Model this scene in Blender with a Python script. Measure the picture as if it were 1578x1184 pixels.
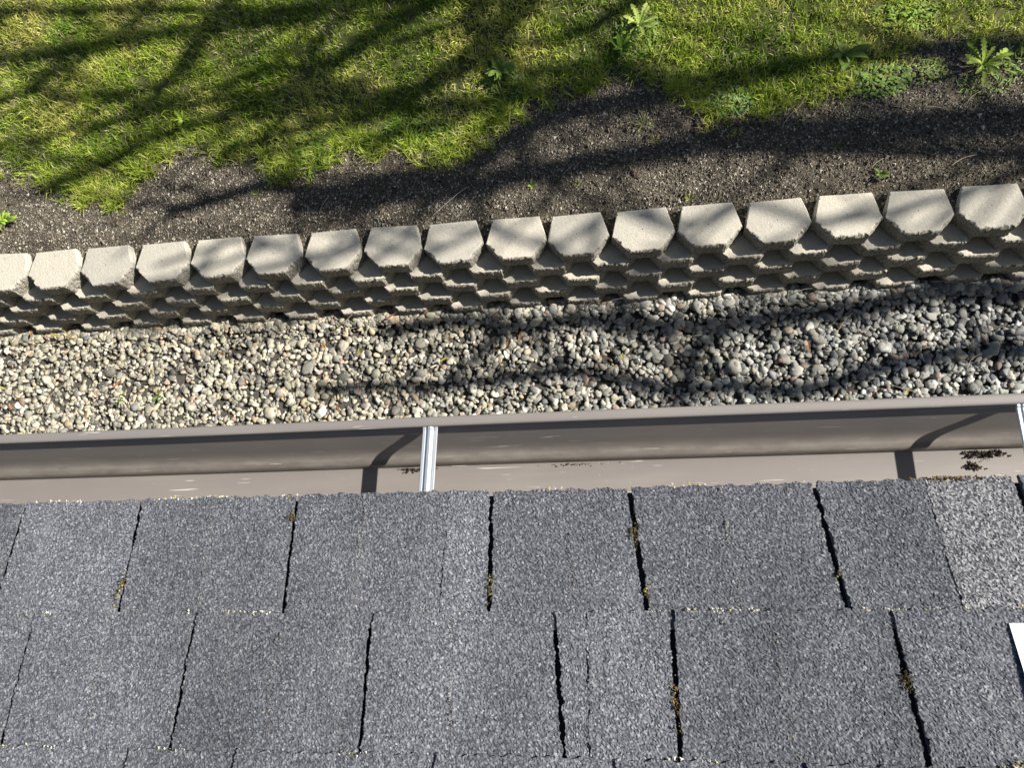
import bpy, math, random
import numpy as np
from mathutils import Vector, Matrix

# ------------------------------------------------------------------ scene, camera, light
scene = bpy.context.scene
for o in list(bpy.data.objects):
    bpy.data.objects.remove(o)
C = scene.collection
R = math.radians
PITCH = 0.311                       # roof slope, about 4:12
SUN = Vector((1.22, 0.20, 1.0))     # direction towards the sun

cam_d = bpy.data.cameras.new('camera')
cam = bpy.data.objects.new('camera', cam_d)
C.objects.link(cam)
cam.location = (0.3534, -0.0703, 0.8819)
cam.rotation_euler = (0.22202, 0.13750, -0.01522)
cam_d.sensor_fit = 'HORIZONTAL'
cam_d.sensor_width = 36
cam_d.lens = 25.80
cam_d.clip_start = 0.02
cam_d.clip_end = 2000
scene.camera = cam

world = bpy.data.worlds.new('World')
scene.world = world
world.use_nodes = True
wn = world.node_tree
sky = wn.nodes.new('ShaderNodeTexSky')
sky.sky_type = 'NISHITA'
sky.sun_disc = False
sky.sun_elevation = math.asin(SUN.normalized().z)
sky.sun_rotation = math.atan2(SUN.x, SUN.y)
bgn = wn.nodes['Background']
wn.links.new(sky.outputs[0], bgn.inputs[0])
bgn.inputs[1].default_value = 0.05

sd = bpy.data.lights.new('sun', 'SUN')
sd.energy = 5.0
sd.angle = R(0.53)
sd.color = (1.0, 0.945, 0.86)
sun = bpy.data.objects.new('sun', sd)
C.objects.link(sun)
sun.location = SUN * 12
sun.rotation_euler = SUN.to_track_quat('Z', 'Y').to_euler()

scene.view_settings.view_transform = 'Standard'
scene.view_settings.look = 'None'
scene.view_settings.gamma = 1
scene.view_settings.use_curve_mapping = False
scene.view_settings.exposure = 0.8

# ------------------------------------------------------------------ measured places (metres; x along the eave, y away from the house, z = 0 at the eave)
ZS = -2.285      # planting bed behind the wall
ZG = -2.645      # gravel
WALL0 = (-2.5545, 1.3335); WALL_A = -0.0056; ZW = -2.2708; BW = 0.295; BH = 0.085; SETB = 0.026
STREAKS = [
  (0.1, [(-0.274, 2.8), (-0.828, 2.756), (-1.11, 2.722), (-1.656, 2.695), (-1.993, 2.684), (-2.452, 2.659), (-2.926, 2.645), (-3.248, 2.629)]),
  (0.065, [(-0.618, 2.807), (-0.897, 2.726), (-1.403, 2.759), (-1.971, 2.849), (-2.769, 2.948), (-3.184, 2.98)]),
  (0.085, [(-0.138, 2.82), (-0.461, 2.688), (-0.717, 2.566), (-0.854, 2.479), (-1.006, 2.371), (-1.194, 2.278), (-1.453, 2.167), (-1.717, 2.107), (-2.017, 2.013), (-2.279, 1.888), (-2.566, 1.794)]),
  (0.05, [(-1.348, 3.071), (-1.563, 2.935), (-1.689, 2.647), (-1.783, 2.441), (-1.961, 2.363), (-2.297, 2.341), (-2.525, 2.326)]),
  (0.1, [(0.196, 2.852), (-0.041, 2.576), (-0.208, 2.409), (-0.341, 2.276), (-0.54, 2.169), (-0.809, 2.162), (-1.119, 2.176), (-1.362, 2.127)]),
  (0.06, [(0.706, 2.703), (0.523, 2.541), (0.312, 2.419), (0.15, 2.373), (-0.012, 2.366), (-0.208, 2.446)]),
  (0.085, [(2.592, 2.097), (2.268, 2.103), (1.924, 2.145), (1.587, 2.141), (1.297, 2.123), (1.001, 2.095), (0.791, 2.094), (0.55, 2.146), (0.302, 2.149), (0.05, 2.231)]),
  (0.125, [(2.528, 1.74), (2.213, 1.751), (1.899, 1.757), (1.568, 1.742), (1.234, 1.776), (1.008, 1.822), (0.798, 1.762), (0.469, 1.733), (0.163, 1.701), (-0.061, 1.681), (-0.339, 1.63), (-0.596, 1.625), (-0.858, 1.606), (-1.158, 1.604)]),
  (0.085, [(1.297, 2.123), (0.998, 2.06), (0.636, 2.031), (0.39, 2.015), (0.139, 1.979), (-0.084, 1.872), (-0.212, 1.763), (-0.372, 1.709), (-0.664, 1.718), (-0.86, 1.676), (-1.06, 1.665), (-1.336, 1.742), (-1.574, 1.674), (-1.817, 1.64)]),
  (0.055, [(2.501, 1.587), (2.185, 1.571), (1.932, 1.611), (1.664, 1.62), (1.449, 1.666), (1.171, 1.706), (0.942, 1.722)]),
  (0.036, [(2.48, 1.467), (2.174, 1.504), (1.96, 1.431), (1.741, 1.379), (1.521, 1.335), (1.273, 1.315), (1.005, 1.44), (0.712, 1.346), (0.396, 1.468), (0.12, 1.276), (-0.214, 1.409), (-0.495, 1.282), (-0.785, 1.396), (-1.076, 1.317), (-1.386, 1.466), (-1.858, 1.338)]),
  (0.055, [(-0.812, 2.255), (-1.088, 2.248), (-1.441, 2.248), (-1.764, 2.226), (-2.102, 2.281), (-2.413, 2.354), (-2.734, 2.428)]),
  (0.05, [(-1.415, 2.956), (-1.663, 2.785), (-1.763, 2.636), (-1.858, 2.449), (-1.955, 2.304), (-2.164, 2.172), (-2.38, 2.098)]),
  (0.06, [(0.3, 2.096), (-0.017, 2.094), (-0.34, 2.064), (-0.672, 2.085), (-1.01, 2.054), (-1.283, 1.99), (-1.594, 1.921)]),
  (0.085, [(-0.138, 2.899), (-0.257, 2.681), (-0.268, 2.529), (-0.192, 2.332), (-0.106, 2.14), (-0.163, 1.968)]),
  (0.045, [(-0.14, 2.627), (-0.342, 2.538), (-0.68, 2.466), (-1.096, 2.419), (-1.449, 2.364), (-1.806, 2.288), (-2.24, 2.18), (-2.612, 2.12), (-2.991, 2.06)]),
  (0.04, [(-0.69, 2.897), (-0.828, 2.756), (-1.033, 2.586), (-1.164, 2.37), (-1.222, 2.15), (-1.353, 1.997)]),
  (0.05, [(-1.806, 3.136), (-1.985, 2.992), (-2.154, 2.766), (-2.405, 2.592), (-2.66, 2.46), (-3.037, 2.34)]),
  (0.045, [(-0.275, 2.268), (-0.54, 2.188), (-0.805, 2.033), (-1.006, 1.963), (-1.242, 1.895), (-1.519, 1.866)]),
  (0.05, [(0.791, 2.094), (0.552, 2.174), (0.305, 2.238), (0.049, 2.195), (-0.146, 2.073), (-0.34, 1.986), (-0.602, 1.941), (-0.801, 1.907)]),
  (0.09, [(3.067, 1.182), (2.724, 1.141), (2.367, 1.18), (2.069, 1.118), (1.742, 1.106), (1.407, 1.076), (1.003, 1.083), (0.686, 1.142), (0.358, 1.121), (0.023, 1.175), (-0.321, 1.143)]),
  (0.075, [(3.018, 0.905), (2.682, 0.877), (2.41, 0.876), (2.121, 0.829), (1.912, 0.761), (1.675, 0.725), (1.382, 0.77), (1.169, 0.748), (0.925, 0.807), (0.613, 0.888), (0.353, 0.851), (0.024, 0.84), (-0.314, 0.842), (-0.659, 0.847)]),
  (0.085, [(1.742, 1.106), (1.407, 1.076), (1.243, 0.938), (1.201, 0.778), (1.13, 0.623)]),
]
LAWN_EDGE = [(-3.332, 2.191), (-2.828, 2.018), (-2.581, 1.9), (-2.364, 1.821), (-2.241, 1.722), (-2.025, 1.748), (-1.993, 1.884), (-1.83, 1.958), (-1.656, 2.026), (-1.469, 1.898), (-1.345, 1.876), (-1.235, 1.762), (-1.066, 1.785), (-0.934, 1.866), (-0.853, 1.955), (-0.783, 1.869), (-0.6, 1.845), (-0.372, 1.802), (-0.211, 1.86), (-0.115, 1.963), (-0.018, 2.048), (0.143, 2.113), (0.254, 2.136), (0.458, 2.149), (0.724, 2.091), (0.815, 2.005), (0.898, 1.92), (0.939, 1.879), (1.161, 1.916), (1.373, 1.958), (1.525, 2.022), (1.742, 2.072), (1.856, 2.194), (2.009, 2.158), (2.274, 2.136), (2.594, 2.11)]
SPARSE = [(1.511, 2.236), (1.773, 2.273), (1.907, 2.43), (2.327, 2.479), (2.704, 2.427), (2.593, 1.812), (2.229, 1.852), (2.023, 1.874), (1.702, 1.925), (1.478, 1.933)]
CUT1 = [(-0.4124, 0.0027, -0.4066, 0.1094), (-0.248, 0.0011, -0.2366, 0.1406), (-0.0385, 0.0012, -0.0306, 0.1401), (0.1557, -0.0008, 0.1544, 0.1399), (0.2075, 0.0006, 0.2105, 0.1401), (0.3715, -0.0002, 0.3835, 0.141), (0.5794, 0.0018, 0.5898, 0.142), (0.7913, 0.0022, 0.7921, 0.0325)]
CUT2 = [(-0.3446, 0.1425, -0.3321, 0.2802), (-0.1354, 0.1452, -0.1307, 0.2863), (0.076, 0.146, 0.0809, 0.2834), (0.2824, 0.145, 0.2929, 0.2865), (0.3185, 0.1448, 0.3177, 0.286), (0.4086, 0.1455, 0.4059, 0.2866), (0.6291, 0.1464, 0.6344, 0.2821)]
CUT3 = [(-0.1765, 0.2893, -0.1733, 0.3017), (-0.0545, 0.2902, -0.0531, 0.2993)]

# ------------------------------------------------------------------ helpers
rng = np.random.default_rng(11)
random.seed(5)
_tab = np.random.default_rng(3).random((16, 256, 256)).astype(np.float32)

def vnoise(x, y, s=0):
    t = _tab[s % 16]
    xi = np.floor(x).astype(int); yi = np.floor(y).astype(int)
    fx = x - xi; fy = y - yi
    fx = fx*fx*(3-2*fx); fy = fy*fy*(3-2*fy)
    a = t[xi & 255, yi & 255]; b = t[(xi+1) & 255, yi & 255]
    c = t[xi & 255, (yi+1) & 255]; d = t[(xi+1) & 255, (yi+1) & 255]
    return (a*(1-fx)+b*fx)*(1-fy)+(c*(1-fx)+d*fx)*fy

def fbm(x, y, s=0, o=4):
    r = 0; a = 0.5; n = 0
    for k in range(o):
        r = r + a*vnoise(x*2**k+17.3*k, y*2**k+9.1*k, s+k); n += a; a *= 0.5
    return r/n

def mesh_from(name, V, F4=None, F3=None, col=None, smooth=True, mats=(), mi=None):
    """V (n,3); quads and triangles as index arrays; col (n,3) point colours."""
    me = bpy.data.meshes.new(name)
    V = np.asarray(V, np.float32)
    F4 = np.zeros((0, 4), int) if F4 is None or len(F4) == 0 else np.asarray(F4)
    F3 = np.zeros((0, 3), int) if F3 is None or len(F3) == 0 else np.asarray(F3)
    idx = np.concatenate([F4.ravel(), F3.ravel()]).astype(np.int32)
    tot = np.concatenate([np.full(len(F4), 4), np.full(len(F3), 3)]).astype(np.int32)
    start = np.concatenate([[0], np.cumsum(tot)[:-1]]).astype(np.int32)
    me.vertices.add(len(V)); me.vertices.foreach_set('co', V.ravel())
    me.loops.add(len(idx)); me.loops.foreach_set('vertex_index', idx)
    me.polygons.add(len(tot)); me.polygons.foreach_set('loop_start', start); me.polygons.foreach_set('loop_total', tot)
    me.polygons.foreach_set('use_smooth', np.full(len(tot), bool(smooth)))
    for m in mats: me.materials.append(m)
    if mi is not None: me.polygons.foreach_set('material_index', np.asarray(mi, np.int32))
    if col is not None:
        a = me.attributes.new('Col', 'FLOAT_COLOR', 'POINT')
        cc = np.ones((len(V), 4), np.float32); cc[:, :3] = col
        a.data.foreach_set('color', cc.ravel())
    me.update(); me.validate()
    return me

def link(name, me, parent=None, loc=(0, 0, 0), rot=(0, 0, 0), scale=None):
    o = bpy.data.objects.new(name, me)
    C.objects.link(o)
    o.location = loc; o.rotation_euler = rot
    if scale is not None: o.scale = scale
    if parent is not None: o.parent = parent
    return o

def tag(o, label=None, cat=None, group=None, kind=None):
    if label: o['label'] = label
    if cat: o['category'] = cat
    if group: o['group'] = group
    if kind: o['kind'] = kind
    return o

def box_mesh(name, lo, hi, mat):
    x0, y0, z0 = lo; x1, y1, z1 = hi
    V = [(x0,y0,z0),(x1,y0,z0),(x1,y1,z0),(x0,y1,z0),(x0,y0,z1),(x1,y0,z1),(x1,y1,z1),(x0,y1,z1)]
    F = [(0,3,2,1),(4,5,6,7),(0,1,5,4),(1,2,6,5),(2,3,7,6),(3,0,4,7)]
    return mesh_from(name, V, F, smooth=False, mats=(mat,))

# ------------------------------------------------------------------ materials
class NT:
    def __init__(s, name, rough=0.8, spec=0.3):
        s.m = bpy.data.materials.new(name); s.m.use_nodes = True
        s.t = s.m.node_tree; s.b = s.t.nodes['Principled BSDF']
        s.b.inputs['Roughness'].default_value = rough
        s.b.inputs['Specular IOR Level'].default_value = spec
        s._co = None
    def n(s, typ, **k):
        n = s.t.nodes.new('ShaderNode'+typ)
        for a, v in k.items(): setattr(n, a, v)
        return n
    def l(s, a, b): s.t.links.new(a, b)
    def co(s, scale=(1, 1, 1)):
        if s._co is None: s._co = s.n('TexCoord').outputs['Object']
        if scale == (1, 1, 1): return s._co
        m = s.n('Mapping'); m.inputs['Scale'].default_value = scale
        s.l(s._co, m.inputs[0]); return m.outputs[0]
    def noise(s, sc, det=3, rough=.55, scale=(1, 1, 1), dist=0):
        n = s.n('TexNoise'); n.inputs['Scale'].default_value = sc
        n.inputs['Detail'].default_value = det; n.inputs['Roughness'].default_value = rough
        n.inputs['Distortion'].default_value = dist
        s.l(s.co(scale), n.inputs['Vector']); return n.outputs[0]
    def vor(s, sc, out='Distance', rnd=1, feature='F1', scale=(1, 1, 1)):
        n = s.n('TexVoronoi'); n.feature = feature; n.inputs['Scale'].default_value = sc
        n.inputs['Randomness'].default_value = rnd
        s.l(s.co(scale), n.inputs['Vector']); return n.outputs[out]
    def ramp(s, fac, stops, interp='LINEAR'):
        r = s.n('ValToRGB'); r.color_ramp.interpolation = interp
        e = r.color_ramp.elements
        while len(e) < len(stops): e.new(0.5)
        for q, (p, c) in zip(e, stops):
            q.position = p; q.color = (c, c, c, 1) if not isinstance(c, tuple) else (*c, 1)
        s.l(fac, r.inputs[0]); return r.outputs[0]
    def mix(s, fac, a, b, mode='MIX'):
        m = s.n('Mix'); m.data_type = 'RGBA'; m.blend_type = mode
        for v, i in ((fac, 0), (a, 6), (b, 7)):
            if isinstance(v, (int, float)): m.inputs[i].default_value = v
            elif isinstance(v, tuple): m.inputs[i].default_value = (*v, 1)
            else: s.l(v, m.inputs[i])
        return m.outputs[2]
    def math(s, op, a, b=0.0):
        m = s.n('Math'); m.operation = op
        for v, i in ((a, 0), (b, 1)):
            if isinstance(v, (int, float)): m.inputs[i].default_value = v
            else: s.l(v, m.inputs[i])
        return m.outputs[0]
    def attr(s, name='Col'):
        a = s.n('Attribute'); a.attribute_name = name; return a.outputs['Color']
    def rnd(s): return s.n('ObjectInfo').outputs['Random']
    def color(s, c):
        if isinstance(c, tuple): s.b.inputs['Base Color'].default_value = (*c, 1)
        else: s.l(c, s.b.inputs['Base Color'])
    def bump(s, h, strength=.5, dist=.01):
        b = s.n('Bump'); b.inputs['Strength'].default_value = strength; b.inputs['Distance'].default_value = dist
        s.l(h, b.inputs['Height']); s.l(b.outputs[0], s.b.inputs['Normal'])

# asphalt shingle granules
def shingle_material():
    t = NT('asphalt_shingle', .85, .2)
    sep = t.n('SeparateColor'); t.l(t.vor(520, 'Color'), sep.inputs[0])
    g = t.ramp(sep.outputs[0], [(0, (.046, .049, .058)), (.3, (.084, .088, .102)), (.7, (.130, .136, .154)), (.93, (.185, .192, .21)), (1, (.29, .292, .30))])
    big = t.ramp(t.noise(7, 5, .6), [(.3, .86), (.7, 1.12)])
    g = t.mix(1, g, big, 'MULTIPLY')
    panel = t.ramp(t.noise(2.2, 1, .5, scale=(4.5, .4, .4)), [(.42, .92), (.45, 1.0), (.58, 1.0), (.61, 1.09)])
    g = t.mix(1, g, panel, 'MULTIPLY')
    tone = t.ramp(t.rnd(), [(0, .88), (1, 1.12)])
    g = t.mix(1, g, tone, 'MULTIPLY')
    # scuffed spots where granules have washed off, run-off streaks
    scuff = t.ramp(t.noise(34, 5, .7, scale=(1, .55, .55)), [(.66, 0.0), (.76, .55)])
    g = t.mix(scuff, g, (.05, .05, .055))
    run = t.ramp(t.noise(26, 4, .6, scale=(1, .12, .12)), [(.60, 0.0), (.74, .2)])
    g = t.mix(run, g, (.26, .26, .27))
    t.color(g)
    return t.m
M_SHINGLE = shingle_material()
def pale_shingle():
    t = NT('pale_shingle', .85, .25)
    sep = t.n('SeparateColor'); t.l(t.vor(480, 'Color'), sep.inputs[0])
    g = t.ramp(sep.outputs[0], [(0, (.05, .052, .06)), (.3, (.105, .108, .12)), (.6, (.18, .183, .193)), (1, (.35, .35, .35))])
    t.color(g)
    return t.m
M_PALE = pale_shingle()

t = NT('roof_underlay', .9); t.color(t.mix(t.noise(60), (.015, .015, .016), (.04, .04, .042))); t.bump(t.noise(300), .6, .002); M_DECK = t.m

def gutter_material():
    t = NT('brown_gutter_paint', .42, .45)
    base = t.mix(t.noise(14, 4, scale=(.35, 1, 1)), (.188, .170, .158), (.232, .214, .202))
    # dusty film, streaked along the trough
    dust = t.ramp(t.noise(22, 5, .6, scale=(.25, 2, 1)), [(.45, 0.0), (.75, .4)])
    base = t.mix(dust, base, (.30, .265, .225))
    spk = t.ramp(t.vor(120, 'Distance'), [(.05, 1.0), (.11, 0.0)])
    sel = t.ramp(t.noise(9, 2), [(.55, 0.0), (.62, 1.0)])
    base = t.mix(t.math('MULTIPLY', t.math('MULTIPLY', spk, sel), .6), base, (.45, .42, .36))
    # silt lying along the crease of the trough
    sx = t.n('SeparateXYZ'); t.l(t.co(), sx.inputs[0])
    silt = t.math('MULTIPLY', t.ramp(sx.outputs[1], [(.0465, 0.0), (.0480, 1.0), (.0545, .7), (.060, 0.0)]), t.ramp(t.noise(40, 4, .7, scale=(.5, 1, 1)), [(.3, .25), (.65, .9)]))
    base = t.mix(silt, base, (.095, .085, .065))
    dst = t.math('MULTIPLY', t.ramp(sx.outputs[1], [(.054, 0.0), (.058, 1.0), (.064, .8), (.069, 0.0)]), t.ramp(t.noise(50, 5, .7, scale=(.4, 1, 1)), [(.4, 0.0), (.7, .7)]))
    base = t.mix(dst, base, (.34, .31, .26))
    # scraped lines, long in x
    scr = t.ramp(t.noise(30, 2, .5, scale=(.45, 13, 13), dist=.4), [(.705, 0.0), (.72, 1.0)])
    base = t.mix(t.math('MULTIPLY', scr, .8), base, (.62, .58, .52))
    t.color(base)
    t.b.inputs['Roughness'].default_value = .58
    t.bump(t.noise(35, 3), .06, .002)
    return t.m
M_GUTTER = gutter_material()

t = NT('galvanised_strap', .32, .5); t.color(t.mix(t.noise(70, 3, scale=(1, .1, 1)), (.62, .66, .70), (.75, .78, .80)))
t.b.inputs['Metallic'].default_value = .55; M_STRAP = t.m

t = NT('fascia_paint', .6); t.color(t.mix(t.noise(12), (.16, .135, .118), (.19, .16, .14))); M_FASCIA = t.m
t = NT('house_siding', .7); t.color(t.mix(t.noise(6), (.34, .31, .27), (.38, .35, .31))); M_SIDING = t.m

def concrete(split=False):
    t = NT('split_concrete_shaded' if split else 'cast_concrete', .92, .2)
    a = t.mix(t.noise(5, 5, .6), (.49, .46, .39), (.61, .58, .50))
    tone = t.mix(t.rnd(), (.84, .84, .85), (1.1, 1.09, 1.05))
    a = t.mix(1, a, tone, 'MULTIPLY')
    sand = t.ramp(t.noise(230, 4, .8), [(.3, .74), (.7, 1.2)])
    a = t.mix(1, a, sand, 'MULTIPLY')
    pit = t.ramp(t.vor(45, 'Distance'), [(.09, 1.0), (.15, 0.0)])
    cs = t.n('SeparateColor'); t.l(t.vor(45, 'Color'), cs.inputs[0])
    few = t.ramp(cs.outputs[0], [(.80, 0.0), (.81, 1.0)], 'CONSTANT')
    pm = t.math('MULTIPLY', pit, few)
    a = t.mix(pm, a, (.05, .045, .04))
    stain = t.ramp(t.noise(11, 5, .65), [(.52, 0.0), (.78, .5)])
    a = t.mix(stain, a, (.30, .27, .22))
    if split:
        a = t.mix(1, a, (.68, .68, .69), 'MULTIPLY')  # shade of the wall's front faces painted into the split-face colour
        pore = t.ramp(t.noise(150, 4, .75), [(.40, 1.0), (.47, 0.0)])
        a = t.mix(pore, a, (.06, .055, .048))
    t.color(a)
    h = t.math('ADD', t.math('MULTIPLY', t.noise(260, 4, .7), .6), t.math('MULTIPLY', t.noise(75, 4, .7), .9))
    h = t.math('SUBTRACT', h, t.math('MULTIPLY', pm, 1.5))
    t.bump(h, .7, .005)
    return t.m
M_CONC = concrete(); M_SPLIT_SHADED = concrete(True)

def soil():
    t = NT('garden_soil', .95, .12)
    a = t.mix(t.noise(4, 5, .6), (.072, .063, .049), (.165, .143, .108))
    grain = t.ramp(t.noise(190, 3, .75), [(.32, .45), (.55, 1.0), (.72, 2.3)])
    a = t.mix(1, a, grain, 'MULTIPLY')
    sep = t.n('SeparateColor'); t.l(t.vor(150, 'Color'), sep.inputs[0])
    fl = t.ramp(sep.outputs[0], [(.86, 0.0), (.94, .75)])
    a = t.mix(fl, a, (.32, .27, .20))
    green = t.ramp(t.noise(3.2, 3), [(.6, 0.0), (.75, .25)])
    a = t.mix(green, a, (.07, .08, .03))
    lawn = t.ramp(t.attr('Col'), [(0, 0.0), (1, 1.0)])
    under = t.mix(t.noise(60, 4, .7), (.06, .062, .022), (.19, .185, .075))
    far = t.mix(t.noise(40, 4, .7), (.035, .06, .012), (.10, .14, .03))
    a = t.mix(lawn, a, t.mix(t.noise(2, 2), under, far))
    t.color(a)
    t.bump(t.math('ADD', t.noise(160, 4, .75), t.math('MULTIPLY', t.noise(35, 3), .8)), .9, .012)
    return t.m
M_SOIL = soil()

t = NT('gravel_grit', .95, .1); t.color(t.mix(t.noise(120, 4, .8), (.04, .037, .033), (.17, .158, .135))); t.bump(t.noise(150, 4, .7), .9, .012); M_GRIT = t.m
def col_material(name, rough=.8, spec=.3, fine=0, bump=0, transl=0.0, amp=.35):
    t = NT(name, rough, spec)
    c = t.attr('Col')
    if fine:
        c = t.mix(1, c, t.ramp(t.noise(fine, 4, .65), [(.3, 1-amp), (.7, 1+amp)]), 'MULTIPLY')
    t.color(c)
    if bump: t.bump(t.noise(bump, 3, .6), .35, .003)
    if transl:
        tr = t.n('BsdfTranslucent'); t.l(c, tr.inputs[0])
        mx = t.n('MixShader'); mx.inputs[0].default_value = transl
        out = t.t.nodes['Material Output']
        t.l(t.b.outputs[0], mx.inputs[1]); t.l(tr.outputs[0], mx.inputs[2]); t.l(mx.outputs[0], out.inputs[0])
    return t.m
M_PEB = col_material('river_pebble', .62, .35, fine=70, bump=120, amp=.22)
M_CRUMB = col_material('soil_crumb', .95, .1, fine=300)
M_GRASS = col_material('grass_blade', .6, .08, transl=.36)
M_LEAF = col_material('weed_leaf', .6, .12, fine=90, transl=.22, amp=.2)
M_DEAD = col_material('dry_plant', .75, .2, fine=200, transl=.1)
M_LICHEN = col_material('lichen', .95, .1, fine=400)
t = NT('tree_bark', .9, .1); t.color(t.mix(t.noise(14, 4, scale=(1, 1, .25)), (.06, .05, .04), (.14, .12, .1))); t.bump(t.noise(30, 4, scale=(1, 1, .2)), .6, .02); M_BARK = t.m
t = NT('white_sheet', .4, .4); t.color(t.mix(t.noise(40, 3), (.70, .75, .80), (.80, .83, .86))); M_SHEET = t.m

# ------------------------------------------------------------------ the ground behind the wall (bed and lawn)
WX, WY = WALL0
ca, sa = math.cos(WALL_A), math.sin(WALL_A)
def wall_y(x): return WY + (x - WX)*sa/ca

def inside(poly, x, y):
    r = np.zeros(x.shape, bool)
    n = len(poly)
    for i in range(n):
        x0, y0 = poly[i]; x1, y1 = poly[(i+1) % n]
        c = ((y0 > y) != (y1 > y)) & (x < (x1-x0)*(y-y0)/((y1-y0) or 1e-9)+x0)
        r ^= c
    return r
LAWN = [(-60, 2.3), (-6, 2.3)] + LAWN_EDGE + [(6, 2.0), (60, 2.2), (60, 80), (-60, 80)]

def bed_z(x, y, fine=True):
    d = y - wall_y(x)
    z = ZS + 0.05*(fbm(x*1.1, y*1.1, 2, 2)-.5) + 0.022*(fbm(x*5, y*5, 4, 3)-.5)
    if fine: z = z + 0.020*(fbm(x*24, y*24, 6, 4)-.5) + 0.012*np.maximum(vnoise(x*55, y*55, 9)-.62, 0)
    k = np.clip((d-.10)/.10, 0, 1)
    z = z - (1-k)*.038
    return z

def lines(lo, hi, step, far):
    core = np.arange(lo, hi+1e-6, step)
    ext = []
    s = step; p = 0
    while p < far:
        s *= 1.5; p += s; ext.append(p)
    ext = np.array(ext)
    return np.concatenate([(lo-ext)[::-1], core, hi+ext])
gx = lines(-3.4, 2.9, .0115, 150)
gy = np.concatenate([np.arange(0.0, 1.2, .0115), 1.2+np.cumsum(.01*1.16**np.arange(52))])
X, Y = np.meshgrid(gx, gy, indexing='ij')
Yw = Y + wall_y(np.clip(X, -10, 10)) + .02
Z = bed_z(X, Yw)
V = np.stack([X, Yw, Z], -1).reshape(-1, 3)
nx, ny = X.shape
I = np.arange(nx*ny).reshape(nx, ny)
Q = np.stack([I[:-1, :-1], I[1:, :-1], I[1:, 1:], I[:-1, 1:]], -1).reshape(-1, 4)
jx = (fbm(X*6, Yw*6, 1, 3)-.5)*.16; jy = (fbm(X*6, Yw*6, 5, 3)-.5)*.16
lm = inside(LAWN, X+jx, Yw+jy-.01).astype(np.float32).ravel()
ground = link('ground', mesh_from('ground', V, Q, col=np.stack([lm]*3, -1), mats=(M_SOIL,)))
tag(ground, 'bare dark garden bed merging into the lawn behind the block wall', kind='structure')

# soil under the gravel, and on under the house
xx = lines(-4, 4, .1, 60); yy = np.concatenate([-np.cumsum(.3*1.25**np.arange(18))[::-1], np.arange(0, 1.75, .1)])
X, Y = np.meshgrid(xx, yy, indexing='ij')
Z = np.full(X.shape, ZG-.05) + .015*(fbm(X*3, Y*3, 3, 2)-.5)
I = np.arange(X.size).reshape(X.shape)
Q = np.stack([I[:-1, :-1], I[1:, :-1], I[1:, 1:], I[:-1, 1:]], -1).reshape(-1, 4)
side = link('gravel_bed', mesh_from('gravel_bed', np.stack([X, Y, Z], -1).reshape(-1, 3), Q, col=np.zeros((X.size, 3)), mats=(M_GRIT,)))
tag(side, 'strip of grey river pebbles between the house and the block wall', kind='structure')

# ------------------------------------------------------------------ soil crumbs
def crumbs(n, x, y, z, size, cols, name, mat, squash=.7):
    b = np.array([(1,0,0),(-.5,.87,0),(-.5,-.87,0),(0,0,1),(0,0,-1)], float)
    f = np.array([(0,1,3),(1,2,3),(2,0,3),(1,0,4),(2,1,4),(0,2,4)])
    Vv = b[None]*(.6+.8*rng.random((n, 5, 1)))
    Vv = Vv + .25*(rng.random((n, 5, 3))-.5)
    a = rng.random(n)*6.283; c, s = np.cos(a)[:, None], np.sin(a)[:, None]
    vx = Vv[..., 0]*c-Vv[..., 1]*s; vy = Vv[..., 0]*s+Vv[..., 1]*c
    P = np.stack([vx, vy, Vv[..., 2]*squash], -1)*size[:, None, None]*.5
    P += np.stack([x, y, z], -1)[:, None]
    F = (f[None]+5*np.arange(n)[:, None, None]).reshape(-1, 3)
    return mesh_from(name, P.reshape(-1, 3), None, F, col=np.repeat(cols, 5, 0), smooth=False, mats=(mat,))

n = 150000
x = rng.uniform(-3.0, 2.45, n); y = wall_y(x)+.03+rng.random(n)*.95
keep = ~inside(LAWN, x+(fbm(x*6, y*6, 1, 3)-.5)*.16, y+(fbm(x*6, y*6, 5, 3)-.5)*.16-.05)
keep &= rng.random(n) < .35+.9*fbm(x*4, y*4, 8, 2)
x, y = x[keep], y[keep]; n = len(x)
size = .004+.012*rng.random(n)**2.6+.016*(rng.random(n) < .012)*rng.random(n)
z = bed_z(x, y)+size*.12
pal = np.array([(.07,.063,.052),(.13,.116,.095),(.205,.185,.15),(.30,.27,.22),(.43,.39,.32),(.56,.52,.44)])
w = rng.choice(6, n, p=[.21,.24,.22,.17,.11,.05])
o = link('soil_crumbs', crumbs(n, x, y, z, size, pal[w]*(.8+.4*rng.random((n, 1))), 'soil_crumbs', M_CRUMB))
tag(o, 'loose crumbs and grit of dark soil scattered over the bed', 'soil', kind='stuff')

nc = 260
cx_ = rng.uniform(-2.95, 2.4, nc); cy_ = wall_y(cx_)+.19+rng.random(nc)*.6
kp = ~inside(LAWN, cx_, cy_-.03) & (fbm(cx_*2.2, cy_*2.2, 11, 2) > .47)
cx_, cy_ = cx_[kp], cy_[kp]; nc = len(cx_)
cs = rng.uniform(.012, .034, nc)
# each clod is a little heap of crumbs
m_ = 9
qx = np.repeat(cx_, m_)+rng.normal(0, .35, nc*m_)*np.repeat(cs, m_); qy = np.repeat(cy_, m_)+rng.normal(0, .35, nc*m_)*np.repeat(cs, m_)
qs = np.repeat(cs, m_)*rng.uniform(.4, .95, nc*m_)
o = link('soil_clods', crumbs(nc*m_, qx, qy, bed_z(qx, qy)+qs*.2, qs, np.repeat(np.array([(.12, .10, .078)])*(.7+.7*rng.random((nc, 1))), m_, 0), 'soil_clods', M_CRUMB, .7))
tag(o, 'broken clods of earth scattered on the bed', 'soil', kind='stuff')

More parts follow.
